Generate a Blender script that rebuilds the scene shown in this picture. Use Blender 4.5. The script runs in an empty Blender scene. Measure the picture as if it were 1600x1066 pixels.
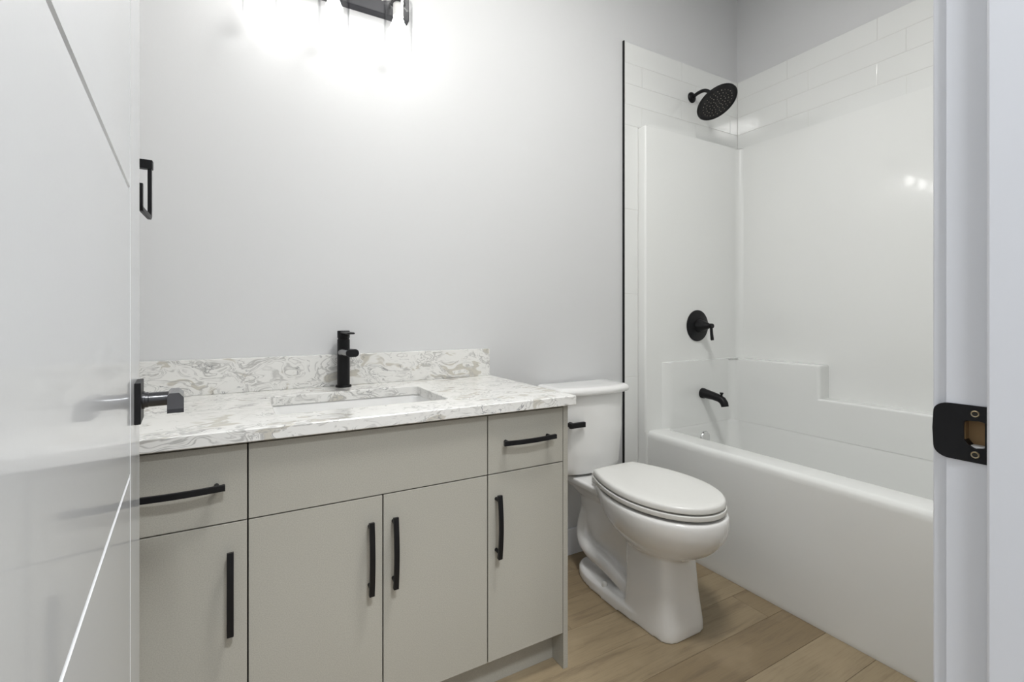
import bpy, bmesh, math, random
from math import sin, cos, pi, radians, sqrt, atan2, hypot
from mathutils import Vector, Matrix
random.seed(7)
SC = bpy.context.scene
COL = SC.collection

# ------------------------------------------------------------------ camera, world, light, exposure
FPX, YAW = 735.77, 28.7705
cam_data = bpy.data.cameras.new('camera')
cam_data.sensor_width = 36.0
cam_data.lens = FPX / 1600 * 36
cam_data.shift_x = 20 / 1600
cam_data.shift_y = -40 / 1600
cam_data.clip_start = 0.02
cam = bpy.data.objects.new('camera', cam_data)
cam.location = (0, 0, 1.13)
cam.rotation_euler = (radians(90), 0, -radians(YAW))
COL.objects.link(cam)
SC.camera = cam

w = bpy.data.worlds.new('world'); SC.world = w; w.use_nodes = True
w.node_tree.nodes['Background'].inputs[0].default_value = (0.80, 0.88, 1.0, 1)
w.node_tree.nodes['Background'].inputs[1].default_value = 0.4
SC.view_settings.view_transform = 'Standard'
SC.view_settings.look = 'None'
SC.view_settings.gamma = 1.0
SC.view_settings.use_curve_mapping = False
SC.view_settings.exposure = 0.40
BULB = 13.0
CEIL_FILL = 22.5
HALL_FILL = 58.0

def area(name, loc, size, power, col, rot=(0, 0, 0)):
    l = bpy.data.lights.new(name, 'AREA'); l.shape = 'DISK'; l.size = size
    l.energy = power; l.color = col
    o = bpy.data.objects.new(name, l); o.location = loc; o.rotation_euler = rot
    COL.objects.link(o); return o
cl = area('ceiling_fill', (0.80, 0.55, 3.035), 0.40, CEIL_FILL, (1.0, 0.992, 0.968))  # unseen lamp added under the ceiling as general fill
cl.data.spread = radians(174)
area('hall_fill', (0.3, -0.8, 3.03), 0.5, HALL_FILL, (0.93, 0.96, 1.0))  # unseen lamp added in the hall, fill from behind the camera

# ------------------------------------------------------------------ materials
def mat(name, col, rough=0.5, metal=0.0, coat=0.0, spec=0.5, coat_rough=0.05):
    m = bpy.data.materials.new(name); m.use_nodes = True
    b = m.node_tree.nodes['Principled BSDF']
    b.inputs['Base Color'].default_value = (*col, 1)
    b.inputs['Roughness'].default_value = rough
    b.inputs['Metallic'].default_value = metal
    b.inputs['Coat Weight'].default_value = coat
    b.inputs['Coat Roughness'].default_value = coat_rough
    b.inputs['Specular IOR Level'].default_value = spec
    return m

def N(m, t, **kw):
    n = m.node_tree.nodes.new(t)
    for k, v in kw.items(): setattr(n, k, v)
    return n
def L(m, a, b): m.node_tree.links.new(a, b)
def bsdf(m): return m.node_tree.nodes['Principled BSDF']
def objco(m): return N(m, 'ShaderNodeTexCoord').outputs['Object']
def noise(m, vec, scale, detail=2, rough=0.5, dist=0.0):
    n = N(m, 'ShaderNodeTexNoise'); n.inputs['Scale'].default_value = scale
    n.inputs['Detail'].default_value = detail; n.inputs['Roughness'].default_value = rough
    n.inputs['Distortion'].default_value = dist
    L(m, vec, n.inputs['Vector']); return n
def math_(m, op, a, b=None, c=None, clamp=False):
    n = N(m, 'ShaderNodeMath', operation=op); n.use_clamp = clamp
    for i, v in enumerate((a, b, c)):
        if v is None: continue
        if isinstance(v, (int, float)): n.inputs[i].default_value = v
        else: L(m, v, n.inputs[i])
    return n.outputs[0]
def ramp(m, fac, lo, hi, a=0.0, b=1.0):
    n = N(m, 'ShaderNodeMapRange', interpolation_type='SMOOTHSTEP')
    L(m, fac, n.inputs['Value'])
    n.inputs['From Min'].default_value = lo; n.inputs['From Max'].default_value = hi
    n.inputs['To Min'].default_value = a; n.inputs['To Max'].default_value = b
    return n.outputs[0]
def mix(m, fac, c1, c2):
    n = N(m, 'ShaderNodeMix', data_type='RGBA')
    if isinstance(fac, (int, float)): n.inputs[0].default_value = fac
    else: L(m, fac, n.inputs[0])
    for s, c in ((n.inputs[6], c1), (n.inputs[7], c2)):
        if isinstance(c, tuple): s.default_value = (*c, 1)
        else: L(m, c, s)
    return n.outputs[2]
def bump(m, h, strength, dist):
    b = N(m, 'ShaderNodeBump'); b.inputs['Strength'].default_value = strength
    b.inputs['Distance'].default_value = dist
    L(m, h, b.inputs['Height']); L(m, b.outputs[0], bsdf(m).inputs['Normal'])

def paint(name, col, rough=0.55, b=0.15, **k):
    m = mat(name, col, rough, **k)
    n = noise(m, objco(m), 260, 3)
    bump(m, n.outputs['Fac'], b, 0.0006)
    return m

M = {}
M['wall'] = paint('wall_paint', (0.66, 0.665, 0.67), 0.5, 0.25)
M['ceiling'] = paint('ceiling_paint', (0.88, 0.88, 0.88), 0.8, 0.4)
M['trim'] = paint('trim_paint', (0.76, 0.775, 0.81), 0.3, 0.03)
M['door'] = paint('door_paint', (0.68, 0.695, 0.715), 0.24, 0.03, coat=0.5)
M['black'] = mat('matte_black_metal', (0.007, 0.007, 0.008), 0.42, 0.0, spec=0.25)
M['satin_black'] = mat('satin_black_metal', (0.014, 0.014, 0.017), 0.25, 0.0, coat=0.5)
M['gunmetal'] = mat('gunmetal', (0.02, 0.02, 0.025), 0.45, 0.0, spec=0.25)
M['chrome'] = mat('chrome', (0.8, 0.8, 0.8), 0.12, 1.0)
M['brass'] = mat('worn_brass_screw', (0.5, 0.42, 0.28), 0.35, 1.0)
M['ceramic'] = mat('white_ceramic', (0.87, 0.87, 0.86), 0.12, coat=0.6, coat_rough=0.03)
M['plastic'] = mat('white_seat_plastic', (0.79, 0.79, 0.765), 0.25)
M['acrylic'] = mat('white_acrylic', (0.82, 0.83, 0.815), 0.16, coat=0.4, coat_rough=0.05)
M['tile'] = mat('white_glazed_tile', (0.80, 0.81, 0.795), 0.1, coat=0.5)
M['grout'] = mat('pale_grout', (0.70, 0.70, 0.68), 0.8)
M['dark'] = mat('painted_shade', (0.03, 0.028, 0.024), 0.8)  # near-black that paints shade into cabinet gaps and screw recesses
M['rubber'] = mat('grey_rubber', (0.28, 0.25, 0.22), 0.6)
M['wood_raw'] = mat('raw_wood', (0.32, 0.2, 0.09), 0.8)
M['caulk'] = mat('white_caulk', (0.8, 0.8, 0.78), 0.5)

def cabinet_mat():
    m = mat('greige_cabinet_laminate', (0.40, 0.385, 0.335), 0.45)
    v = objco(m)
    n = noise(m, v, 420, 2)
    c = mix(m, ramp(m, n.outputs['Fac'], .3, .7), (0.365, 0.352, 0.308), (0.425, 0.41, 0.36))
    L(m, c, bsdf(m).inputs['Base Color'])
    bump(m, n.outputs['Fac'], .12, .0004)
    return m
M['cabinet'] = cabinet_mat()

def quartz():
    m = mat('white_marbled_quartz', (0.8, 0.8, 0.78), 0.16)
    v = objco(m)
    mp = N(m, 'ShaderNodeMapping'); L(m, v, mp.inputs['Vector'])
    mp.inputs['Scale'].default_value = (0.85, 1.35, 1.6); mp.inputs['Rotation'].default_value = (0.3, 0.2, 0.12)
    n1 = noise(m, mp.outputs[0], 6.5, 2)
    sub = N(m, 'ShaderNodeVectorMath', operation='SUBTRACT'); L(m, n1.outputs['Color'], sub.inputs[0]); sub.inputs[1].default_value = (.5, .5, .5)
    sc = N(m, 'ShaderNodeVectorMath', operation='SCALE'); L(m, sub.outputs[0], sc.inputs[0]); sc.inputs['Scale'].default_value = 0.42
    ad = N(m, 'ShaderNodeVectorMath', operation='ADD'); L(m, mp.outputs[0], ad.inputs[0]); L(m, sc.outputs[0], ad.inputs[1])
    warped = ad.outputs[0]
    # swirling fine grey bands
    a = noise(m, warped, 9.5, 4, .5, 1.4)
    d = math_(m, 'ABSOLUTE', math_(m, 'SUBTRACT', math_(m, 'FRACT', math_(m, 'MULTIPLY', a.outputs['Fac'], 6.0)), .5))
    band = ramp(m, d, 0.0, 0.28, 1.0, 0.0)
    mask = noise(m, warped, 7, 3, .6)
    band = math_(m, 'MULTIPLY', band, ramp(m, mask.outputs['Fac'], .38, .58))
    # soft beige patches
    p = noise(m, warped, 8.5, 3, .5, .6)
    patch = ramp(m, p.outputs['Fac'], .595, .64)
    # thin dark veins
    e = noise(m, warped, 6, 5, .6, .9)
    ed = math_(m, 'ABSOLUTE', math_(m, 'SUBTRACT', e.outputs['Fac'], .52))
    vein = ramp(m, ed, 0.0, 0.010, 1.0, 0.0)
    mask2 = noise(m, v, 22, 2)
    vein = math_(m, 'MULTIPLY', vein, ramp(m, mask2.outputs['Fac'], .52, .60))
    c = mix(m, math_(m, 'MULTIPLY', patch, .8), (0.80, 0.795, 0.77), (0.53, 0.50, 0.43))
    c = mix(m, math_(m, 'MULTIPLY', band, .85), c, (0.43, 0.425, 0.41))
    c = mix(m, math_(m, 'MULTIPLY', vein, .85), c, (0.10, 0.105, 0.12))
    L(m, c, bsdf(m).inputs['Base Color'])
    return m
M['quartz'] = quartz()

def plank_mat():
    m = mat('oak_vinyl_plank', (0.3, 0.22, 0.13), 0.42)
    v = objco(m)
    at = N(m, 'ShaderNodeAttribute', attribute_name='tone')
    tone = at.outputs['Fac']
    cb = N(m, 'ShaderNodeCombineXYZ')
    L(m, math_(m, 'MULTIPLY', tone, 37.0), cb.inputs[0]); L(m, math_(m, 'MULTIPLY', tone, 91.0), cb.inputs[1])
    ad = N(m, 'ShaderNodeVectorMath', operation='ADD'); L(m, v, ad.inputs[0]); L(m, cb.outputs[0], ad.inputs[1])
    mp = N(m, 'ShaderNodeMapping'); L(m, ad.outputs[0], mp.inputs['Vector']); mp.inputs['Scale'].default_value = (1.0, 9.0, 1)
    g1 = noise(m, mp.outputs[0], 3.2, 6, .62, .6)
    mp2 = N(m, 'ShaderNodeMapping'); L(m, ad.outputs[0], mp2.inputs['Vector']); mp2.inputs['Scale'].default_value = (2.2, 60.0, 1)
    g2 = noise(m, mp2.outputs[0], 4, 4, .6, .2)
    g3 = noise(m, ad.outputs[0], 4.5, 3, .5)
    base = mix(m, tone, (0.245, 0.184, 0.108), (0.325, 0.258, 0.163))
    c = mix(m, math_(m, 'MULTIPLY', ramp(m, g1.outputs['Fac'], .46, .74), .55), base, (0.115, 0.082, 0.05))
    c = mix(m, math_(m, 'MULTIPLY', ramp(m, g2.outputs['Fac'], .45, .75), .35), c, (0.16, 0.11, 0.066))
    c = mix(m, math_(m, 'MULTIPLY', ramp(m, g3.outputs['Fac'], .50, .68), .3), c, (0.42, 0.33, 0.215))
    L(m, c, bsdf(m).inputs['Base Color'])
    bump(m, g2.outputs['Fac'], .25, .0006)
    return m
M['plank'] = plank_mat()

def glass_mat():
    m = bpy.data.materials.new('clear_glass'); m.use_nodes = True
    nt = m.node_tree; nt.nodes.remove(nt.nodes['Principled BSDF'])
    out = nt.nodes['Material Output']
    tr = N(m, 'ShaderNodeBsdfTransparent'); lw2 = N(m, 'ShaderNodeLayerWeight'); lw2.inputs[0].default_value = 0.5
    L(m, mix(m, math_(m, 'POWER', lw2.outputs['Facing'], 5.0), (.99, .99, .99), (.70, .71, .73)), tr.inputs[0])
    gl = N(m, 'ShaderNodeBsdfGlossy'); gl.inputs['Roughness'].default_value = 0.02
    lw = N(m, 'ShaderNodeLayerWeight'); lw.inputs[0].default_value = 0.5
    fr = math_(m, 'ADD', math_(m, 'MULTIPLY', math_(m, 'POWER', lw.outputs['Facing'], 4.5), .7), .03)
    mx = N(m, 'ShaderNodeMixShader')
    L(m, fr, mx.inputs[0]); L(m, tr.outputs[0], mx.inputs[1]); L(m, gl.outputs[0], mx.inputs[2])
    L(m, mx.outputs[0], out.inputs[0]); return m
M['glass'] = glass_mat()

def emis(name, col, s):
    m = mat(name, (0.9, 0.9, 0.9), 0.4)
    bsdf(m).inputs['Emission Color'].default_value = (*col, 1)
    bsdf(m).inputs['Emission Strength'].default_value = s
    return m
M['bulb'] = emis('lit_bulb', (1.0, 0.985, 0.96), BULB)
M['lens'] = emis('fill_disc_glow', (1.0, 0.98, 0.95), 0.6)  # faint glow of the added ceiling fill disc

# ------------------------------------------------------------------ mesh helpers
def finish(name, bm, m, parent=None, smooth=40, loc=None):
    me = bpy.data.meshes.new(name)
    bmesh.ops.recalc_face_normals(bm, faces=bm.faces)
    bm.to_mesh(me); bm.free()
    ms = m if isinstance(m, (list, tuple)) else [m]
    for k in ms: me.materials.append(M[k])
    if smooth:
        for p in me.polygons: p.use_smooth = True
        me.set_sharp_from_angle(angle=radians(smooth))
    o = bpy.data.objects.new(name, me); COL.objects.link(o)
    if smooth:
        wn = o.modifiers.new('weighted_normal', 'WEIGHTED_NORMAL'); wn.keep_sharp = True
    if parent is not None:
        o.parent = parent
    if loc is not None: o.location = loc
    return o

def box(bm, x0, x1, y0, y1, z0, z1, bev=0.0, seg=2, mi=0):
    r = bmesh.ops.create_cube(bm, size=1.0)
    vs = r['verts']
    for v in vs:
        v.co = Vector(((x0 + x1) / 2 + v.co.x * (x1 - x0), (y0 + y1) / 2 + v.co.y * (y1 - y0), (z0 + z1) / 2 + v.co.z * (z1 - z0)))
    fs = list({f for v in vs for f in v.link_faces})
    for f in fs: f.material_index = mi
    if bev > 0:
        es = list({e for v in vs for e in v.link_edges})
        r = bmesh.ops.bevel(bm, geom=es, offset=bev, segments=seg, affect='EDGES', profile=.5)
        for f in r['faces']: f.material_index = mi
    return bm

def B(*a, **k):
    bm = bmesh.new(); return box(bm, *a, **k)

def prism(bm, pts, z0, z1, bev_top=0.0, bev_side=0.0, seg=3):
    """extrude the plan polygon pts from z0 to z1"""
    lo = [bm.verts.new((x, y, z0)) for x, y in pts]
    hi = [bm.verts.new((x, y, z1)) for x, y in pts]
    n = len(pts)
    bm.faces.new(lo[::-1]); bm.faces.new(hi)
    for i in range(n):
        bm.faces.new((lo[i], lo[(i + 1) % n], hi[(i + 1) % n], hi[i]))
    if bev_top:
        es = [e for v in hi for e in v.link_edges if abs(e.verts[0].co.z - z1) < 1e-6 and abs(e.verts[1].co.z - z1) < 1e-6]
        bmesh.ops.bevel(bm, geom=list(set(es)), offset=bev_top, segments=seg, affect='EDGES', profile=.5)
    return bm

def arc(cx_, cy_, r, a0, a1, n=8):
    return [(cx_ + r * cos(radians(a0 + (a1 - a0) * i / n)), cy_ + r * sin(radians(a0 + (a1 - a0) * i / n))) for i in range(n + 1)]

def loft(bm, rings, cap0=True, cap1=True, closed=True, mi=0):
    vr = [[bm.verts.new(p) for p in r] for r in rings]
    n = len(rings[0])
    for a, b in zip(vr, vr[1:]):
        for i in range(n if closed else n - 1):
            f = bm.faces.new((a[i], a[(i + 1) % n], b[(i + 1) % n], b[i])); f.material_index = mi
    if cap0: bm.faces.new(vr[0][::-1]).material_index = mi
    if cap1: bm.faces.new(vr[-1]).material_index = mi
    return vr

def lathe(bm, prof, n=32, mtx=None, cap0=True, cap1=True, mi=0):
    """prof: list of (radius, height) about +Z, placed by mtx"""
    mtx = mtx or Matrix.Identity(4)
    rings = [[mtx @ Vector((r * cos(2 * pi * i / n), r * sin(2 * pi * i / n), h)) for i in range(n)] for r, h in prof]
    loft(bm, rings, cap0, cap1, mi=mi)
    return bm

def axis(loc, d):
    """matrix whose +Z points along d, at loc"""
    return Matrix.Translation(loc) @ Vector(d).to_track_quat('Z', 'Y').to_matrix().to_4x4()

def sweep(bm, path, section, up=(0, 0, 1), scales=None, mi=0):
    """sweep a 2D section (list of (u,v)) along path; u along side, v along up-ish"""
    P = [Vector(p) for p in path]; rings = []
    for i, p in enumerate(P):
        t = (P[min(i + 1, len(P) - 1)] - P[max(i - 1, 0)]).normalized()
        side = t.cross(Vector(up))
        if side.length < 1e-4: side = Vector((1, 0, 0))
        side.normalize(); u2 = side.cross(t).normalized()
        s = scales[i] if scales else 1.0
        su, sv = (s if isinstance(s, tuple) else (s, s))
        rings.append([p + side * (u * su) + u2 * (v * sv) for u, v in section])
    loft(bm, rings, mi=mi)
    return bm
def circ(r, n=16): return [(r * cos(2 * pi * i / n), r * sin(2 * pi * i / n)) for i in range(n)]
def rrect(w_, h_, r, n=4):
    o = []
    for (sx, sy, a) in ((1, 1, 0), (-1, 1, 90), (-1, -1, 180), (1, -1, 270)):
        o += arc(sx * (w_ / 2 - r), sy * (h_ / 2 - r), r, a, a + 90, n)
    return o
def spline(pts, n=8):
    """Catmull-Rom through pts"""
    P = [Vector(p) for p in pts]; P = [P[0] * 2 - P[1]] + P + [P[-1] * 2 - P[-2]]
    out = []
    for i in range(1, len(P) - 2):
        for k in range(n):
            t = k / n
            a, b, c, d = P[i - 1], P[i], P[i + 1], P[i + 2]
            out.append(.5 * ((2 * b) + (c - a) * t + (2 * a - 5 * b + 4 * c - d) * t * t + (3 * b - a - 3 * c + d) * t ** 3))
    out.append(P[-2]); return out

def empty(name, loc, label=None, cat=None, group=None, kind=None, rz=0):
    o = bpy.data.objects.new(name, None); o.location = loc; o.rotation_euler = (0, 0, rz)
    o.empty_display_size = .05
    COL.objects.link(o); tag(o, label, cat, group, kind); return o
def tag(o, label=None, cat=None, group=None, kind=None):
    if label: o['label'] = label
    if cat: o['category'] = cat
    if group: o['group'] = group
    if kind: o['kind'] = kind
    return o
def part(name, bm, m, par, label=None, smooth=40):
    """bm is in world coordinates; re-expressed in the parent's frame"""
    wm = Matrix.Identity(4); p = par; chain = []
    while p is not None:
        chain.append(p); p = p.parent
    for q in reversed(chain):
        wm = wm @ (Matrix.Translation(q.location) @ q.rotation_euler.to_matrix().to_4x4())
    bmesh.ops.transform(bm, matrix=wm.inverted(), verts=bm.verts)
    o = finish(name, bm, m, par, smooth)
    if label: o['label'] = label
    return o
def struct(name, bm, m, label=None, smooth=40, parent=None):
    o = finish(name, bm, m, parent, smooth)
    if parent is None: o['kind'] = 'structure'
    if label: o['label'] = label
    return o

# ------------------------------------------------------------------ room shell
XL, XR, YW, YF, ZC = -0.275, 2.62, 1.796, 0.206, 3.05   # left, right, back, front (inner faces), ceiling
YFO = YF - 0.115                                         # hall side of the door wall
JL, JR = -0.114, 0.645                                   # door opening
DH = 2.06

def make_floor():
    bm = bmesh.new()
    box(bm, -2.2, 3.2, -1.7, 2.0, -0.05, -0.004)
    tl = bm.verts.layers.float.new('tone')
    py0 = 1.061 - 0.1505 * 20
    rows = {1: 1.735, 2: 1.420, 0: 0.93, 3: 1.045, 4: 0.70, 5: 1.3, -1: 1.30, -2: 0.85, -3: 1.6}
    L_ = 1.22; rnd = random.Random(3)
    W_ = 0.1505
    for k in range(-19, 6):
        y0 = 1.061 + (k - 2) * W_ + W_ - 0.0004; y1 = y0 + W_ - 0.0008
        off = rows.get(k, rnd.random() * L_)
        j = -4
        while True:
            x0 = off + j * L_; x1 = x0 + L_ - 0.0008; j += 1
            if x1 < -2.2: continue
            if x0 > 3.2: break
            a, b = max(x0, -2.2), min(x1, 3.2)
            if b - a < .01 or y1 > 2.0 or y0 < -1.7: continue
            n0 = len(bm.verts)
            box(bm, a, b, y0, y1, -0.003, 0.0, bev=.0008, seg=1)
            bm.verts.ensure_lookup_table()
            t = rnd.random()
            for v in bm.verts[n0:]: v[tl] = t
    o = struct('floor', bm, 'plank', 'oak-look plank floor', smooth=0)
    return o
make_floor()
def slab(name, *a, m='wall', bev=0): return struct(name, B(*a, bev=bev), m)
slab('ceiling', -2.2, 3.2, -1.7, 2.0, ZC, ZC + .05, m='ceiling')
slab('wall_back', XL - .1, XR + .1, YW, YW + .1, 0, ZC)
slab('wall_left', XL - .1, XL, YF, YW, 0, ZC)
slab('wall_right', XR, XR + .1, YFO, YW, 0, ZC)
bm = bmesh.new()
box(bm, -2.2, JL - .018, YFO, YF, 0, ZC); box(bm, JR + .018, XR, YFO, YF, 0, ZC); box(bm, JL - .018, JR + .018, YFO, YF, DH + .018, ZC)
struct('wall_front', bm, 'wall')
slab('wall_hall', -2.2, 3.2, -1.75, -1.7, 0, ZC)
# baseboards
def baseboard(name, x0, x1, y0, y1, h=.122):
    struct(name, B(x0, x1, y0, y1, 0, h, bev=.002), 'trim')
baseboard('baseboard_back', 0.921, 1.799, YW - .012, YW)

# door frame with casing and strike plate
fr = tag(bpy.data.objects.new('trim_1', None), 'white painted door frame beside the bathtub', None, None, 'structure')
COL.objects.link(fr)
bm = bmesh.new()
HY0, HY1, HZ0, HZ1 = .1762, .1922, .9955, 1.0265       # latch pocket cut into the jamb
box(bm, JR, JR + .018, YFO, YF, 0, HZ0); box(bm, JR, JR + .018, YFO, YF, HZ1, DH)
box(bm, JR, JR + .018, YFO, HY0, HZ0, HZ1); box(bm, JR, JR + .018, HY1, YF, HZ0, HZ1)
box(bm, JL - .018, JL, YFO, YF, 0, DH, bev=.0015)
box(bm, JL - .018, JR + .018, YFO, YF, DH, DH + .018, bev=.0015)
part('jamb', bm, 'trim', fr)
ys = 0.1735
bm = bmesh.new()
box(bm, JR - .0105, JR, YFO + .002, ys, 0, DH - .0105, bev=.003, seg=3); box(bm, JL, JL + .0105, YFO + .002, ys, 0, DH - .0105, bev=.003, seg=3)
box(bm, JL, JR, YFO + .002, ys, DH - .0105, DH, bev=.003)
part('door_stop', bm, 'trim', fr)
bm = bmesh.new()
for y0, y1 in ((YF, YF + .0125), (YFO - .0125, YFO)):
    box(bm, JR + .004, JR + .074, y0, y1, 0, DH + .004, bev=.002, seg=3)
    box(bm, JL - .074, JL - .004, y0, y1, 0, DH + .004, bev=.002, seg=3)
    box(bm, JL - .074, JR + .074, y0, y1, DH + .004, DH + .074, bev=.002, seg=3)
part('casing', bm, 'trim', fr)

def strike():
    zc = 1.011; h = .0285
    # plan profile of the plate: flat on the jamb, lip curling over the casing edge
    bm = bmesh.new()
    # outline in (y, z): straight at the stop, rounded lip corners; rectangular latch hole
    X0 = JR - .0018
    def yz(p): return Vector((X0, p[0], p[1]))
    yl, yr, r = 0.2165, 0.172, 0.013
    outer = [(yr, zc - h), ]
    outer = [(yr, zc + h)] + [(yl - r + r * sin(a), zc + h - r * .8 + r * .8 * cos(a)) for a in [i * pi / 16 for i in range(9)]]
    outer += [(yl + .0008, zc)]
    outer += [(yl - r + r * cos(a), zc - h + r * .8 - r * .8 * sin(a)) for a in [i * pi / 16 for i in range(9)]] + [(yr, zc - h)]
    # hole: D-shape
    hy0, hy1, hz = 0.1765, 0.1915, .0125
    hole = [(hy0, zc + hz), (hy0 + .004, zc + hz + .001), (hy1, zc + hz), (hy1 + .0005, zc + hz - .004), (hy1 + .0005, zc), (hy1 + .0005, zc - hz + .006),
            (hy1 - .003, zc - hz + .001), (hy1 - .008, zc - hz - .002), (hy0, zc - hz)]
    n = 96
    def resample(poly, closed_from):
        # polar resample about hole centre
        cy, cz = (hy0 + hy1) / 2, zc
        res = []
        P = poly + [poly[0]]
        for i in range(n):
            a = 2 * pi * i / n + .02; d = (cos(a), sin(a)); best = None
            for (y1_, z1_), (y2_, z2_) in zip(P, P[1:]):
                ex, ez = y2_ - y1_, z2_ - z1_
                den = d[0] * ez - d[1] * ex
                if abs(den) < 1e-12: continue
                t = ((y1_ - cy) * ez - (z1_ - cz) * ex) / den
                u = ((y1_ - cy) * d[1] - (z1_ - cz) * d[0]) / den
                if t > 0 and -1e-6 <= u <= 1 + 1e-6 and (best is None or t > best): best = t
            res.append((cy + d[0] * best, cz + d[1] * best))
        return res
    O, H = resample(outer, 0), resample(hole, 0)
    def lip(p):  # curl of the lip away from the jamb
        e = max(0, p[0] - YF + .001)
        return Vector((X0 + e * .12, p[0], p[1]))
    th = Vector((.0016, 0, 0))
    rings = [[lip(p) for p in O], [lip(p) for p in H], [lip(p) + Vector((.012, 0, 0)) for p in H]]
    back = [[lip(p) + th for p in O]]
    vr = loft(bm, back + rings, cap0=False, cap1=False)
    o = part('strike_plate', bm, 'black', fr, 'black latch strike plate', smooth=30)
    bm = bmesh.new()
    box(bm, JR + .010, JR + .012, hy0 - .0002, hy1 + .0006, zc - hz - .0028, zc + hz + .0028)
    box(bm, JR + .0004, JR + .0098, hy1 + .0002, hy1 + .0006, zc - hz - .0028, zc + hz + .0028)
    q = part('latch_pocket', bm, 'wood_raw', o, 'bare wood latch pocket')
    bm = bmesh.new()   # torn white edge inside the hole
    box(bm, JR + .0003, JR + .0098, hy0, hy1, zc - hz - .0028, zc - hz + .0005, bev=.001)
    part('pocket_edge', bm, 'caulk', o, 'white painted pocket edge')
    for s in (-1, 1):
        bm = bmesh.new()
        mx_ = axis((X0, .1835, zc + s * .0205), (-1, 0, 0))
        lathe(bm, [(.0022, .0001), (.0023, .0009), (.0029, .0012), (.0034, .0007), (.0036, 0)], 20, mx_)
        lathe(bm, [(.0022, .0003), (.0010, .0002), (.0001, .0002)], 20, mx_, mi=1)  # dark disc paints the shade of the driver recess
        part('screw', bm, ['brass', 'dark'], o, 'bare metal screw')
strike()

# the open door, its grooved face turned to the tub
DW, DT = 0.755, 0.035
FE = Vector((-.145, .958, 0)); DDIR = Vector((-.08715, .9962, 0)); HN = FE - DDIR * DW
# local frame: +Y along the door from hinge to free edge, +X = visible face normal
door = empty('door_1', (HN.x, HN.y, 0), 'white door with grooved face, standing open', kind='structure', rz=radians(5.0))
def door_panel():
    """visible face with V grooves built as real relief"""
    gw, gd = .0035, .004
    ygr = [DW - .158]                       # vertical groove
    zgr = [.14, .527, .913, 1.300, 1.69]    # horizontal grooves, from the hinge edge to the vertical groove
    z0, z1 = .012, 2.04
    bm = bmesh.new()
    def cuts(vals, lo, hi):
        c = [lo]
        for v in vals: c += [v - gw, v, v + gw]
        return c + [hi]
    yc, zc = cuts(ygr, 0, DW), cuts(zgr, z0, z1)
    # outer gable shape: depth at grid nodes
    def depth(y, z):
        d = 0
        if any(abs(y - g) < 1e-6 for g in ygr): d = gd
        if y < ygr[0] + 1e-6 and any(abs(z - g) < 1e-6 for g in zgr): d = gd
        return d
    V = [[bm.verts.new((-depth(y, z), y, z)) for z in zc] for y in yc]
    for i in range(len(yc) - 1):
        for j in range(len(zc) - 1):
            bm.faces.new((V[i][j], V[i + 1][j], V[i + 1][j + 1], V[i][j + 1]))
    # body behind
    e = .0015
    fr_ = [bm.verts.new((-e, y, z)) for y, z in ((-e, z0), (DW + e, z0), (DW + e, z1), (-e, z1))]
    bk = [bm.verts.new((-DT, y, z)) for y, z in ((-e, z0), (DW + e, z0), (DW + e, z1), (-e, z1))]
    for i in range(4):
        bm.faces.new((fr_[i], fr_[(i + 1) % 4], bk[(i + 1) % 4], bk[i]))
    bm.faces.new(bk)
    # eased rim
    rim = [V[0][0], V[-1][0], V[-1][-1], V[0][-1]]
    ys0 = [V[i][0] for i in range(len(yc))]; zs1 = V[-1]; ys1 = [V[i][-1] for i in range(len(yc))][::-1]; zs0 = V[0][::-1]
    for seq, a, b in ((ys0, fr_[0], fr_[1]), (zs1, fr_[1], fr_[2]), (ys1, fr_[2], fr_[3]), (zs0, fr_[3], fr_[0])):
        bm.faces.new(list(seq) + [b, a])
    return finish('panel', bm, 'door', door, smooth=0)
door_panel()
def lever():
    yc, zc = DW - .0695, 1.000
    h = .0305
    bm = B(0, .0080, yc - h, yc + h, zc - h, zc + h, bev=.0010)
    rose = finish('rose', bm, 'black', door); rose['label'] = 'black square lever rose'
    bm = bmesh.new()
    lathe(bm, [(.0135, .0078), (.0135, .011), (.0118, .0115), (.0118, .015), (.0108, .016), (.0108, .050)], 32, axis((0, yc, zc + .001), (1, 0, 0)))
    # grip bar running back towards the hinge, its end cut on a slant
    def ring(y, shear=0.0, dz=0.0):
        sec = [(-.0105, -.0125), (.0095, -.0125), (.0095, -.0068), (.0095, .0070), (.0035, .0135), (-.0075, .0135), (-.0105, .0105), (-.0105, -.0068)]
        return [Vector((.0510 + a, y + shear * max(0, b + .0068), zc + .001 + dz + b)) for a, b in sec]
    vr = loft(bm, [ring(yc + .012), ring(yc - .02), ring(yc - .060, 0, .001), ring(yc - .080, .9, .002)], cap1=False)
    e = vr[-1]
    bm.faces.new((e[0], e[1], e[2], e[7])); bm.faces.new((e[2], e[3], e[4], e[5], e[6], e[7]))
    lv = finish('lever_handle', bm, 'satin_black', door, smooth=25); lv['label'] = 'black lever handle'
lever()
for z in (.25, 1.05, 1.85):
    bm = bmesh.new(); lathe(bm, [(.006, 0), (.006, .09)], 14, Matrix.Translation((-.038, -.006, z)))
    box(bm, -.034, -.003, -.0032, -.0016, z, z + .09)
    h = finish('hinge', bm, 'black', door); h['label'] = 'black butt hinge'

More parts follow.
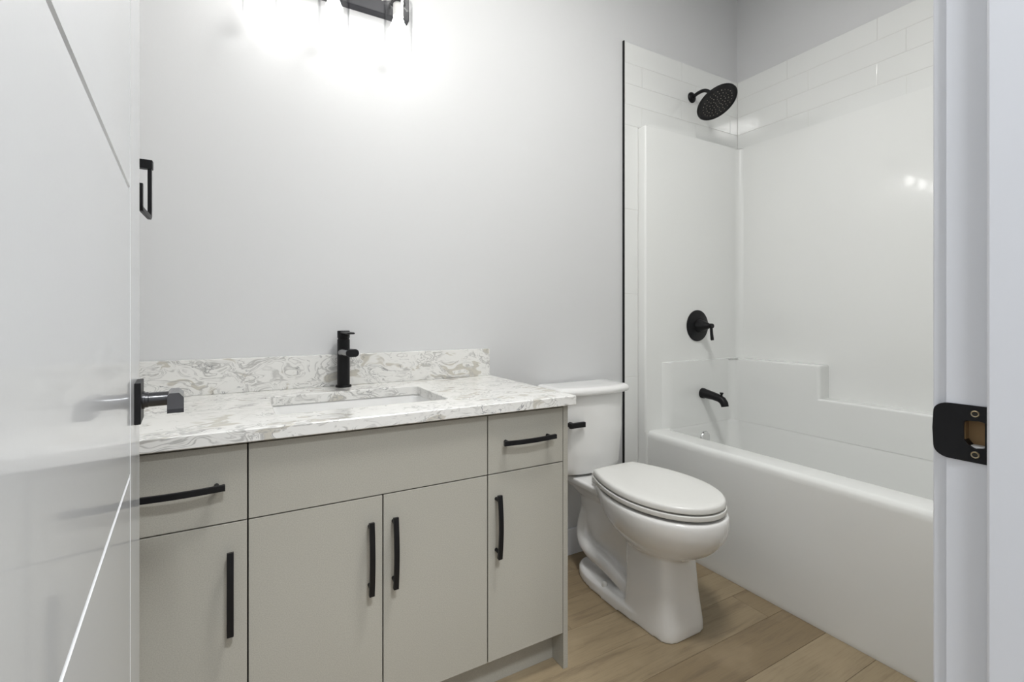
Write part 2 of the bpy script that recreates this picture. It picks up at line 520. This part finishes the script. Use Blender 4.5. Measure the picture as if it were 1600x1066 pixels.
# ------------------------------------------------------------------ vanity
VF = 1.219            # front plane of doors
VX0, VX1 = XL, 0.9205
van = empty('vanity_cabinet', (0.32, 1.5, 0), 'greige flat-front vanity cabinet under the marbled countertop', 'cabinet')
bm = bmesh.new()
box(bm, VX0 + .001, .902, VF + .021, VF + .035, .1145, .8445)
box(bm, VX0 + .001, .902, VF + .036, YW - .001, .1145, .131)
box(bm, VX0 + .001, VX0 + .016, VF + .036, YW - .001, .132, .8445)
box(bm, .887, .902, VF + .036, YW - .001, .132, .8445)
box(bm, VX0 + .001, .902, 1.281, 1.30, 0, .1145)
part('carcass', bm, 'dark', van, 'cabinet body coloured dark to paint in the gap shade')
part('toe_kick', B(VX0 + .001, .902, 1.279, 1.281, 0.0005, .1143), 'cabinet', van)
part('side_panel', B(.9025, VX1, VF - .0005, YW - .001, 0.0005, .8445, bev=.0008), 'cabinet', van)
GAP = .0032
XS = [VX0 + .008, .0145, .3245, .631, .9025]
fronts = []
def front(name, x0, x1, z0, z1, label=None):
    return part(name, B(x0 + GAP / 2, x1 - GAP / 2, VF, VF + .019, z0, z1, bev=.0009), 'cabinet', van, label)
ZT, ZM = .8370, .6640
part('filler_strip', B(VX0 + .001, XS[0] - .001, VF + .002, VF + .02, .1145, .8445), 'cabinet', van)
dl = front('drawer', XS[0], XS[1], ZM + GAP / 2, ZT)
df = front('false_front', XS[1], XS[3], ZM + GAP / 2, ZT)
dr = front('drawer', XS[3], XS[4], ZM + GAP / 2, ZT)
d1 = front('door', XS[0], XS[1], .1165, ZM - GAP / 2)
d2 = front('door', XS[1], XS[2], .1165, ZM - GAP / 2)
d3 = front('door', XS[2], XS[3], .1165, ZM - GAP / 2)
d4 = front('door', XS[3], XS[4], .1165, ZM - GAP / 2)
def pull(par, cx_, cz_, horiz=False, length=.183):
    bm = bmesh.new(); n = 16; H = length / 2
    path = []; sc = []
    for i in range(n + 1):
        s = -1 + 2 * i / n
        out = .0235 + .0085 * (1 - s * s)
        path.append((0, -out, s * H)); sc.append((1, 1.0 + .5 * abs(s) ** 5))
    sec = rrect(.0135, .0075, .0012, 2)
    sweep(bm, path, sec, up=(0, 1, 0), scales=sc)
    for s in (-1, 1):
        lathe(bm, [(.0052, 0), (.0052, .026)], 14, axis((0, 0, s * (H - .0165)), (0, -1, 0)))
    if horiz: bmesh.ops.rotate(bm, verts=bm.verts, matrix=Matrix.Rotation(radians(90), 3, 'Y'))
    bmesh.ops.translate(bm, verts=bm.verts, vec=(cx_, VF + .0002, cz_))
    part('handle', bm, 'black', par, 'black bowed bar handle')
pull(dl, -.122, .752, True); pull(dr, .765, .7555, True)
pull(d1, -.020, .5145); pull(d2, .290, .5145); pull(d3, .352, .5155); pull(d4, .659, .516)

# countertop with cut-out
CT0, CT1 = .845, .875
SX0, SX1, SY0, SY1, SR = .079, .560, 1.335, 1.640, .022
top = empty('countertop', (0.33, 1.5, CT0), 'white countertop with grey and beige swirls', 'countertop')
def rr(x0, x1, y0, y1, r, z, n=6):
    o = []
    for (cx_, cy_, a) in ((x1 - r, y1 - r, 0), (x0 + r, y1 - r, 90), (x0 + r, y0 + r, 180), (x1 - r, y0 + r, 270)):
        o += [Vector((x, y, z)) for x, y in arc(cx_, cy_, r, a, a + 90, n)]
    return o
def counter():
    bm = bmesh.new(); X0, X1, Y0, Y1 = XL + .001, .9375, 1.1965, YW - .0005
    e = .0022
    rings = [rr(SX0, SX1, SY0, SY1, SR, CT0), rr(SX0, SX1, SY0, SY1, SR, CT1 - e), rr(SX0 - e, SX1 + e, SY0 - e, SY1 + e, SR + e, CT1),
             rr(X0 + e, X1 - e, Y0 + e, Y1 - .0001, .0002, CT1), rr(X0, X1, Y0, Y1, .002, CT1 - e), rr(X0, X1, Y0, Y1, .002, CT0 + e), rr(X0 + e, X1 - e, Y0 + e, Y1, .0002, CT0)]
    vr = loft(bm, rings, cap0=False, cap1=False)
    n = len(vr[0])
    for i in range(n): bm.faces.new((vr[-1][i], vr[-1][(i + 1) % n], vr[0][(i + 1) % n], vr[0][i]))
    part('slab', bm, 'quartz', top, smooth=30)
    part('backsplash', B(XL + .001, .929, YW - .0205, YW - .0003, CT1 + .0002, .9885, bev=.0015), 'quartz', top)
counter()
sink = empty('undermount_sink', ((SX0 + SX1) / 2, (SY0 + SY1) / 2, .70), 'white rectangular undermount sink set in the countertop', 'sink')
def basin():
    bm = bmesh.new(); o = .006
    a = (SX0 - o, SX1 + o, SY0 - o, SY1 + o)
    def R_(d, r, z): return rr(a[0] + d, a[1] - d, a[2] + d, a[3] - d, r, z, 8)
    rings = [R_(-.02, .03, CT0 - .001), R_(0, .03, CT0 - .001), R_(.004, .03, CT0 - .006), R_(.010, .035, .76), R_(.022, .05, .732), R_(.05, .06, .722), R_(.13, .02, .716)]
    loft(bm, rings, cap0=False, cap1=True)
    oo = part('basin', bm, 'ceramic', sink)
    bm = bmesh.new(); lathe(bm, [(.024, .7162), (.024, .719), (.018, .7195), (.001, .7175)], 24, Matrix.Translation(((SX0 + SX1) / 2, 1.50, 0)))
    part('drain', bm, 'black', sink, 'black sink drain')
basin()

# basin faucet
fx, fy, fz = .323, 1.746, CT1
fau = empty('basin_faucet', (fx, fy, fz), 'matte black single-handle faucet standing behind the sink', 'faucet')
bm = bmesh.new()
lathe(bm, [(.0275, .0005), (.0275, .004), (.0262, .0065), (.0215, .0075), (.0215, .168), (.0205, .1695)], 40, Matrix.Translation((fx, fy, fz)))
part('body', bm, 'black', fau)
bm = bmesh.new()
lathe(bm, [(.0195, .1695), (.0195, .174), (.0215, .1755), (.0215, .199), (.0205, .2005)], 40, Matrix.Translation((fx, fy, fz)))
sweep(bm, [(fx, fy - .005, fz + .1945), (fx, fy - .06, fz + .1945), (fx + .001, fy - .115, fz + .1945), (fx + .001, fy - .130, fz + .1945)], rrect(.030, .009, .004), up=(0, 0, 1), scales=[(1, .8), (.75, .8), (.95, .8), (.8, .6)])
part('handle', bm, 'black', fau)
bm = bmesh.new()
sweep(bm, [(fx, fy + .005, fz + .122), (fx, fy - .06, fz + .128), (fx + .001, fy - .148, fz + .130)], rrect(.043, .026, .0125, 8), scales=[(.95, 1.1), (1, 1), (1, 1)])
part('spout', bm, 'satin_black', fau)
bm = bmesh.new()
sweep(bm, [(fx + .001, fy - .1475, fz + .130), (fx + .001, fy - .1495, fz + .130)], rrect(.039, .022, .0105, 8))
part('spout_mouth', bm, 'black', fau)

# ------------------------------------------------------------------ vanity light
vl = empty('vanity_light', (.28, YW, 2.30), 'three-bulb wall light with clear glass shades above the countertop', 'wall light')
bm = bmesh.new()
box(bm, -.01, .571, YW - .036, YW - .0005, 2.264, 2.378, bev=.004)
part('back_plate', bm, 'gunmetal', vl, 'dark metal back plate')
for x in (.054, .280, .505):
    y = 1.686
    bm = bmesh.new()
    sweep(bm, spline([(x, YW - .036, 2.315), (x, 1.715, 2.325), (x, y, 2.315), (x, y, 2.288)], 6), circ(.007, 12), up=(1, 0, 0))
    lathe(bm, [(.004, 2.292), (.024, 2.290), (.026, 2.284), (.026, 2.268), (.018, 2.266)], 28, Matrix.Translation((x, y, 0)))
    part('arm', bm, 'gunmetal', vl)
    bm = bmesh.new()
    lathe(bm, [(.006, 2.267), (.0185, 2.267), (.0185, 2.222), (.015, 2.220)], 24, Matrix.Translation((x, y, 0)))
    part('socket', bm, 'caulk', vl, 'white bulb socket')
    bm = bmesh.new()
    prof = [(.014, 2.222), (.015, 2.214), (.021, 2.205)]
    prof += [(.030 * sin(a), 2.176 + .030 * cos(a)) for a in [radians(30 + i * 15) for i in range(9)]] + [(.001, 2.146)]
    lathe(bm, prof, 28, Matrix.Translation((x, y, 0)))
    part('bulb', bm, 'bulb', vl, 'lit white bulb')
    bm = bmesh.new()
    R0 = .0515
    lathe(bm, [(.026, 2.274), (R0 - .006, 2.274), (R0, 2.268), (R0, 2.092), (R0 - .001, 2.0905), (R0 - .003, 2.092), (R0 - .003, 2.266), (R0 - .008, 2.271), (.026, 2.271)], 48, Matrix.Translation((x, y, 0)), cap0=False, cap1=False)
    part('glass_shade', bm, 'glass', vl, 'clear glass cylinder shade')
    for k in range(3):
        a = radians(40 + 120 * k)
        bm = bmesh.new()
        sweep(bm, [(x + .024 * cos(a), y + .024 * sin(a), 2.278), (x + .056 * cos(a), y + .056 * sin(a), 2.278)], circ(.0016, 8))
        lathe(bm, [(.0035, 0), (.0035, .004)], 10, axis((x + .055 * cos(a), y + .055 * sin(a), 2.278), (cos(a), sin(a), 0)))
        part('shade_screw', bm, 'chrome', vl, 'small chrome thumb screw')

# towel ring on the left wall
tr = empty('towel_ring', (XL, 1.38, 1.49), 'black open square towel ring on the wall above the countertop', 'towel ring')
part('mount', B(XL + .0003, -.1835, 1.374, 1.392, 1.4775, 1.4985, bev=.0015), 'black', tr)
bm = bmesh.new()
sec = rrect(.011, .008, .0015, 2)
x = -.1895
sweep(bm, [(x, 1.383, 1.478), (x, 1.383, 1.385), (x, 1.383, 1.366), (x, 1.377, 1.3625), (x, 1.365, 1.3622), (x, 1.285, 1.3622), (x, 1.273, 1.3625), (x, 1.267, 1.369), (x, 1.267, 1.416)], sec, up=(1, 0, 0))
part('ring', bm, 'black', tr)

# ------------------------------------------------------------------ toilet
TX = 1.383
wc = empty('toilet', (TX, 1.4, 0), 'white two-piece toilet with closed lid between vanity and bathtub', 'toilet')
def egg(yf, ym, yb, hw, z, pf=1.0, pb=1.0, n=48):
    o = []
    for i in range(n):
        a = 2 * pi * i / n; c, s = cos(a), sin(a)
        p = pf if s < 0 else pb
        x = hw * math.copysign(abs(c) ** p, c)
        q = math.copysign(abs(s) ** p, s)
        y = ym + (q * (ym - yf) if s < 0 else q * (yb - ym))
        o.append(Vector((TX + x, y, z)))
    return o
def fine(rings, k=4):
    cols = [spline([rg[i] for rg in rings], k) for i in range(len(rings[0]))]
    return [[c[j] for c in cols] for j in range(len(cols[0]))]
def bowl():
    bm = bmesh.new()
    # bowl
    loft(bm, fine([egg(1.155, 1.28, 1.40, .085, .250), egg(1.115, 1.26, 1.43, .112, .277), egg(1.068, 1.25, 1.46, .142, .306), egg(1.034, 1.245, 1.50, .165, .338),
              egg(1.013, 1.24, 1.53, .180, .374), egg(1.007, 1.24, 1.55, .186, .406), egg(1.009, 1.24, 1.56, .185, .434), egg(1.016, 1.24, 1.56, .177, .4425)]))
    # pedestal
    loft(bm, [[v - Vector((.007, 0, 0)) for v in rg] for rg in [egg(1.123, 1.24, 1.350, .106, 0, .42, .22), egg(1.123, 1.24, 1.350, .105, .03, .42, .22), egg(1.137, 1.24, 1.345, .096, .13, .42, .22), egg(1.143, 1.25, 1.35, .091, .22, .45, .22), egg(1.148, 1.25, 1.36, .089, .30, .5, .3)]])
    # foot flange
    loft(bm, [egg(1.18, 1.42, 1.682, .122, 0, .6, .75), egg(1.18, 1.42, 1.680, .121, .034, .6, .75), egg(1.19, 1.42, 1.670, .111, .046, .6, .75)])
    # shelf under the tank
    loft(bm, [egg(1.38, 1.56, 1.72, .075, .345, .6, .6), egg(1.38, 1.58, 1.74, .105, .385, .55, .45), egg(1.38, 1.60, 1.755, .122, .405, .5, .35), egg(1.38, 1.60, 1.755, .124, .424, .5, .35), egg(1.39, 1.60, 1.75, .120, .4285, .5, .35)])
    # web between bowl and rear foot
    loft(bm, [egg(1.30, 1.47, 1.66, .048, .03, .6, .6), egg(1.30, 1.47, 1.665, .046, .14, .6, .6), egg(1.30, 1.50, 1.69, .060, .24, .6, .6), egg(1.30, 1.50, 1.70, .078, .37, .6, .6)])
    # trapway: S bend bulging out of both flanks
    for s in (-1, 1):
        p = spline([(TX + s * .030, 1.640, .27), (TX + s * .038, 1.655, .20), (TX + s * .052, 1.635, .145), (TX + s * .061, 1.575, .120), (TX + s * .063, 1.50, .112), (TX + s * .062, 1.43, .094), (TX + s * .052, 1.36, .062)], 6)
        sweep(bm, p, circ(.034, 16), up=(1, 0, 0), scales=[1.05 - .10 * i / len(p) for i in range(len(p))])
    o = part('bowl', bm, 'ceramic', wc); o.modifiers.clear()
    r = o.modifiers.new('remesh', 'REMESH'); r.mode = 'VOXEL'; r.voxel_size = .0045; r.use_smooth_shade = True
    s = o.modifiers.new('smooth', 'SMOOTH'); s.factor = .5; s.iterations = 7
bowl()
def seat_outline(z, k=0.0, n=20, yf=1.018, ym=1.262, yb=1.520, hw=.180, hb=.119):
    """k: inward offset"""
    right = []
    for i in range(n + 1):          # front: from tip to the widest point
        a = -pi / 2 + (pi / 2) * i / n
        right.append(((hw - k) * cos(a) ** .96 if i else 0, ym + (ym - yf - k) * sin(a)))
    m = 14
    for i in range(1, m + 1):
        t = i / m; y = ym + (yb - .022 - ym) * t
        right.append((hw - k - (hw - hb) * t ** 1.9, y))
    xb = hb - k
    for i in range(1, 6):
        a = pi / 2 * i / 5
        right.append((xb - .022 + .022 * cos(a), yb - .022 + (.022 - k) * sin(a)))
    right.append((xb * .55, yb - k + .003)); 
    pts = [(x, y) for x, y in right]
    left = [(-x, y) for x, y in right[1:]][::-1]
    return [Vector((TX + x, y, z)) for x, y in pts + [(0, yb - k + .004)] + left]
bm = bmesh.new()
loft(bm, [seat_outline(0.4515, .003), seat_outline(0.4527, .000), seat_outline(0.4555, -.002), seat_outline(0.4670, -.002), seat_outline(0.4690, -.0005), seat_outline(0.4697, .003)])
part('seat', bm, 'plastic', wc, smooth=50)
bm = bmesh.new()
loft(bm, [seat_outline(0.4748, .006), seat_outline(0.4755, .002), seat_outline(0.4780, .0005), seat_outline(0.4890, .0015), seat_outline(0.4950, .005), seat_outline(0.4980, .012), seat_outline(0.5000, .03), seat_outline(0.5013, .07)])
part('seat_lid', bm, 'plastic', wc, smooth=50)
for s in (-1, 1): part('seat_hinge', B(TX + s * .070 - .020, TX + s * .070 + .020, 1.526, 1.550, .4285, .470, bev=.004), 'plastic', wc)
bm = bmesh.new()
for s in (-1, 1):
    b2 = bmesh.new()
    lathe(b2, [(.0125, .047), (.0125, .055), (.011, .0625), (.007, .067), (.001, .0685)], 20, Matrix.Translation((TX + s * .101, 1.455, -.006)))
    part('bolt_cap', b2, 'plastic', wc)
bm.free()
def tank_ring(z, hw, yf, yb=1.778, bow=.030, r=.03, n=16):
    front = []
    for i in range(n + 1):
        u = -1 + 2 * i / n
        front.append((u * (hw - r * .55), yf + bow * abs(u) ** 2.4))
    ye = yf + bow
    cr = [(hw - r * .55 + r * .55 * sin(a), ye + r * (1 - cos(a))) for a in [radians(18 * i) for i in range(1, 6)]]
    bk = [(hw - .012 + .012 * cos(a), yb - .012 + .012 * sin(a)) for a in [radians(18 * i) for i in range(0, 6)]]
    pts = front + cr + bk + [(-x, y) for x, y in bk[::-1]] + [(-x, y) for x, y in cr[::-1]]
    return [Vector((TX - .017 + x, y, z)) for x, y in pts]
bm = bmesh.new()
loft(bm, [tank_ring(.4335, .140, 1.640), tank_ring(.4375, .155, 1.616), tank_ring(.446, .162, 1.606), tank_ring(.47, .166, 1.600), tank_ring(.62, .176, 1.592), tank_ring(.70, .1755, 1.592), tank_ring(.775, .180, 1.590), tank_ring(.7835, .180, 1.590)])
part('tank', bm, 'ceramic', wc, smooth=50)
bm = bmesh.new()
loft(bm, [tank_ring(.7845, .183, 1.583), tank_ring(.7865, .192, 1.573), tank_ring(.792, .197, 1.568, 1.781), tank_ring(.803, .199, 1.566, 1.783), tank_ring(.812, .196, 1.570, 1.781), tank_ring(.8185, .189, 1.579, 1.777), tank_ring(.8205, .178, 1.592, 1.768), tank_ring(.8215, .12, 1.64, 1.74)])
part('tank_lid', bm, 'ceramic', wc, smooth=50)
bm = bmesh.new()
lathe(bm, [(.012, 0), (.012, .014)], 20, axis((1.222, 1.605, .6665), (0, -1, 0)))
box(bm, 1.205, 1.284, 1.574, 1.588, .656, .6775, bev=.0015)
part('flush_lever', bm, 'black', wc, 'black rectangular flush lever')

# ------------------------------------------------------------------ bathtub with one-piece surround
tub = empty('bathtub', (2.2, 1.0, 0), 'white moulded bathtub with tall surround panels', 'bathtub')
TZ, YN = .541, .2075
def tub_basin():
    bm = bmesh.new()
    XO, X1_, Y0, Y1 = 1.822, XR - .001, YN, YW - .001
    def O(d, z, r=.004): return rr(XO + d, X1_, Y0, Y1, r, z, 8)
    def I(d, z, r): return rr(1.945 + d, 2.470 - d * .3, Y0 + .10 + d, 1.7245 - d * .35, r, z, 8)
    rings = [O(.004, 0.0005), O(0, .02), O(-.004, .40), O(-.006, .505), O(-.004, .522), O(.002, .534), O(.014, TZ, .01),
             I(-.012, TZ - .0005, .045), I(-.003, TZ - .006, .045), I(.004, TZ - .02, .045), I(.02, .42, .06), I(.045, .26, .10), I(.075, .20, .11), I(.14, .175, .08)]
    loft(bm, rings, cap0=False, cap1=True)
    part('tub_basin', bm, 'acrylic', tub, smooth=60)
tub_basin()
def corner(cx_, cy_, r, n=8): return arc(cx_, cy_, r, 90, 0, n)
def surround():
    # upper panels: one plan profile
    yi, xi = 1.738, 2.552
    pts = [(1.801, YW - .001), (1.801, yi + .010)] + [(1.811 - .01 * cos(a), yi + .010 - .01 * sin(a)) for a in [radians(22.5 * i) for i in range(1, 5)]]
    r = .035
    pts += [(1.95, yi)] + [(xi - r + r * sin(a), yi - r + r * cos(a)) for a in [radians(11.25 * i) for i in range(9)]]
    ye = YN + .06
    pts += [(xi, 1.2), (xi, ye + r)] + [(xi - r + r * cos(a), ye + r - r * sin(a)) for a in [radians(11.25 * i) for i in range(9)]]
    pts += [(1.811, ye), (1.801, ye - .01), (1.801, YN), (XR - .001, YN), (XR - .001, YW - .001)]
    bm = bmesh.new()
    # built as a thin-walled strip so that the plan polygon stays simple
    prism(bm, pts, TZ - .004, 2.098, bev_top=.006)
    part('surround_panel', bm, 'acrylic', tub, smooth=50)
    # column foot beside the apron
    bm = bmesh.new()
    prism(bm, [(1.801, YW - .001), (1.801, yi + .004), (1.806, yi - .002), (1.83, yi - .002), (1.83, YW - .001)], .0005, TZ - .004)
    part('corner_post', bm, 'acrylic', tub, smooth=50)
    # lower moulded belt with the raised shelf in the far corner
    def belt(y_end, z1, x_start, y_top=None):
        yl, xl, rr_ = 1.7245, 2.470, .040
        p = [(x_start - .02, YW - .03), (x_start - .02, yl + .016), (x_start, yl + .010), (x_start + .03, yl + .002), (x_start + .06, yl)] + [(xl - rr_ + rr_ * sin(a), yl - rr_ + rr_ * cos(a)) for a in [radians(11.25 * i) for i in range(9)]]
        if y_top is not None: xl -= .0006; p = [(XR - .03, y_top), (xl + .006, y_top), (xl, y_top - .008)]
        p += [(xl, y_end + .012), (xl + .004, y_end + .004), (xl + .014, y_end), (XR - .03, y_end)]
        if y_top is None: p += [(XR - .03, YW - .03)]
        b = bmesh.new(); prism(b, p, TZ - .004, z1, bev_top=.010, seg=4); return b
    bm = belt(1.258, .886, 1.93)
    part('shelf_block', bm, 'acrylic', tub, smooth=50)
    bm = belt(YN + .07, .7225, 2.0, 1.284)
    part('wall_ledge', bm, 'acrylic', tub, smooth=50)
surround()
bm = bmesh.new()
lathe(bm, [(.0355, 0), (.0355, .005), (.032, .0095), (.012, .013), (.001, .0135)], 32, axis((2.228, 1.7195, .462), (0, -1, 0)))
part('overflow_cover', bm, 'chrome', tub, 'chrome round overflow cover')
bm = bmesh.new(); lathe(bm, [(.03, .176), (.03, .18), (.012, .183), (.001, .183)], 24, Matrix.Translation((2.2, 1.52, 0)))
part('drain', bm, 'chrome', tub, 'chrome tub drain')

# tile band over the surround
tiles = empty('tile_surround', (2.2, YW, 2.1), 'white glazed subway tile band above the bathtub with black edge', 'tiling')
def tile_panel():
    G = .0011; Z0, H = 2.1, .1045
    xe = 1.706
    bmB = bmesh.new(); bmR = bmesh.new()
    tb, tr_ = YW - .0095, XR - .0095
    # backing grout
    box(bmB, xe, XR - .0005, YW - .0085, YW - .0003, 2.0985, 2.5215, mi=1)
    box(bmB, xe, 1.7995, YW - .0085, YW - .0003, .0005, 2.0985, mi=1)
    box(bmR, XR - .0085, XR - .0003, YF + .003, YW - .0095, 2.0985, 2.5215, mi=1)
    for r in range(4):
        z1 = 2.5225 - r * (2.5225 - Z0) / 4; z0 = z1 - (2.5225 - Z0) / 4
        off = 2.126 if r % 2 == 0 else 2.241
        j = -3
        while off + j * .415 < XR:
            a, b = max(off + j * .415, xe), min(off + (j + 1) * .415, tr_)
            if b - a > .012: box(bmB, a + G, b - G, tb, YW - .004, z0 + G, z1 - G, bev=.0012, seg=2)
            j += 1
        off = 1.495 if r % 2 == 0 else 1.386
        j = -5
        while off + j * .415 < tb:
            a, b = max(off + j * .415, YF + .003), min(off + (j + 1) * .415, tb)
            if b - a > .012: box(bmR, tr_, XR - .004, a + G, b - G, z0 + G, z1 - G, bev=.0012, seg=2)
            j += 1
    # vertical strip of tiles down beside the surround
    for z0, z1 in ((.0005, .386), (.386, .816), (.816, 1.240), (1.240, 1.673), (1.673, 2.105)):
        box(bmB, xe + G, 1.7995 - G, tb, YW - .004, z0 + G, min(z1, 2.1) - G, bev=.0012, seg=2)
    part('tile_field', bmB, ['tile', 'grout'], tiles, 'tiled strip on the wall behind the shower head', smooth=0)
    part('tile_field', bmR, ['tile', 'grout'], tiles, smooth=0)
    part('edge_trim', B(1.6995, 1.7055, YW - .0115, YW - .0003, .123, 2.5235, bev=.001), 'black', tiles, 'black metal edge trim')
tile_panel()

# ------------------------------------------------------------------ shower fittings
sh = empty('rain_shower', (2.205, YW - .0095, 2.345), 'black round rain shower head on a curved arm', 'shower head')
nrm = Vector((0, -sin(radians(33)), -cos(radians(33))))
hc = Vector((2.198, 1.618, 2.247))          # centre of the spray face
bm = bmesh.new()
lathe(bm, [(.030, 0), (.0295, .004), (.024, .010), (.015, .013), (.012, .014)], 32, axis((2.205, YW - .0097, 2.345), (0, -1, 0)))
part('flange', bm, 'black', sh)
back = hc - nrm * .042
bm = bmesh.new()
sweep(bm, spline([(2.205, YW - .02, 2.345), (2.203, 1.740, 2.352), (2.201, 1.700, 2.348), (2.199, 1.668, 2.325), tuple(back)], 8), circ(.0095, 16), up=(1, 0, 0))
part('arm', bm, 'black', sh)
bm = bmesh.new()
lathe(bm, [(.013, -.050), (.017, -.046), (.017, -.034), (.021, -.030), (.030, -.022), (.070, -.016), (.100, -.013), (.1065, -.010), (.1075, -.003), (.1045, .001), (.099, .001), (.097, -.002), (.001, -.002)], 56, axis(hc, nrm))
part('head', bm, 'black', sh, smooth=35)
bm = bmesh.new(); mx = axis(hc, nrm)
for rad, n, ph in ((.012, 4, .3), (.026, 8, .1), (.042, 13, .0), (.059, 18, .15), (.077, 24, .05)):
    for i in range(n):
        a = 2 * pi * i / n + ph
        lathe(bm, [(.0024, -.003), (.0022, .0012), (.0012, .0018)], 8, mx @ Matrix.Translation((rad * cos(a), rad * sin(a), 0)))
part('nozzle_ring', bm, 'rubber', sh, 'grey rubber spray nozzles')

va = empty('shower_valve', (2.19, 1.738, 1.074), 'black round shower valve with a lever on the surround', 'shower valve')
vx, vy, vz = 2.190, 1.7375, 1.074
bm = bmesh.new()
lathe(bm, [(.085, 0), (.085, .004), (.080, .0085), (.045, .012), (.035, .013)], 56, axis((vx, vy, vz), (0, -1, 0)))
part('escutcheon', bm, 'black', va)
bm = bmesh.new()
lathe(bm, [(.036, .011), (.034, .022), (.028, .040), (.020, .062), (.014, .074), (.013, .078)], 32, axis((vx, vy, vz), (0, -1, 0)))
part('hub', bm, 'black', va)
bm = bmesh.new()
lathe(bm, [(.012, .076), (.0135, .080), (.0135, .094), (.011, .098)], 24, axis((vx, vy, vz), (0, -1, 0)))
sweep(bm, [(vx, vy - .088, vz + .012), (vx, vy - .088, vz - .01), (vx, vy - .090, vz - .04), (vx, vy - .094, vz - .072), (vx, vy - .0945, vz - .076)], rrect(.017, .011, .004), up=(0, 1, 0), scales=[(.8, .8), (.85, 1), (1, .95), (1.2, 1), (1.0, .8)])
part('lever', bm, 'black', va)

sp = empty('tub_spout', (2.215, 1.7245, .700), 'black tub spout with diverter knob below the shower valve', 'tub spout')
bm = bmesh.new()
sx, sy, sz = 2.215, 1.7242, .705
path = [(sx, sy, sz), (sx, sy - .012, sz), (sx, sy - .018, sz + .0005), (sx, sy - .07, sz - .006), (sx, sy - .105, sz - .013), (sx, sy - .122, sz - .021), (sx, sy - .134, sz - .036), (sx, sy - .138, sz - .052)]
sweep(bm, path, circ(.023, 24), up=(1, 0, 0), scales=[1.22, 1.2, 1.08, .93, .87, .88, .85, .80])
part('spout', bm, 'black', sp)
bm = bmesh.new()
lathe(bm, [(.005, 0), (.005, .012), (.0095, .019), (.0095, .023), (.001, .0235)], 18, Matrix.Translation((sx, sy - .118, sz - .004)))
part('diverter_knob', bm, 'black', sp)

# ------------------------------------------------------------------ added ceiling fill disc (unseen, above the frame)
def flush(name, x, y, label):
    e = empty(name, (x, y, ZC), label, 'ceiling light')
    bm = bmesh.new(); lathe(bm, [(.21, -.001), (.21, -.005), (.001, -.0055)], 40, Matrix.Translation((x, y, ZC)))
    part('lens', bm, 'lens', e)
flush('ceiling_fill_disc', .80, .55, 'added flat round disc at the unseen ceiling fill light')
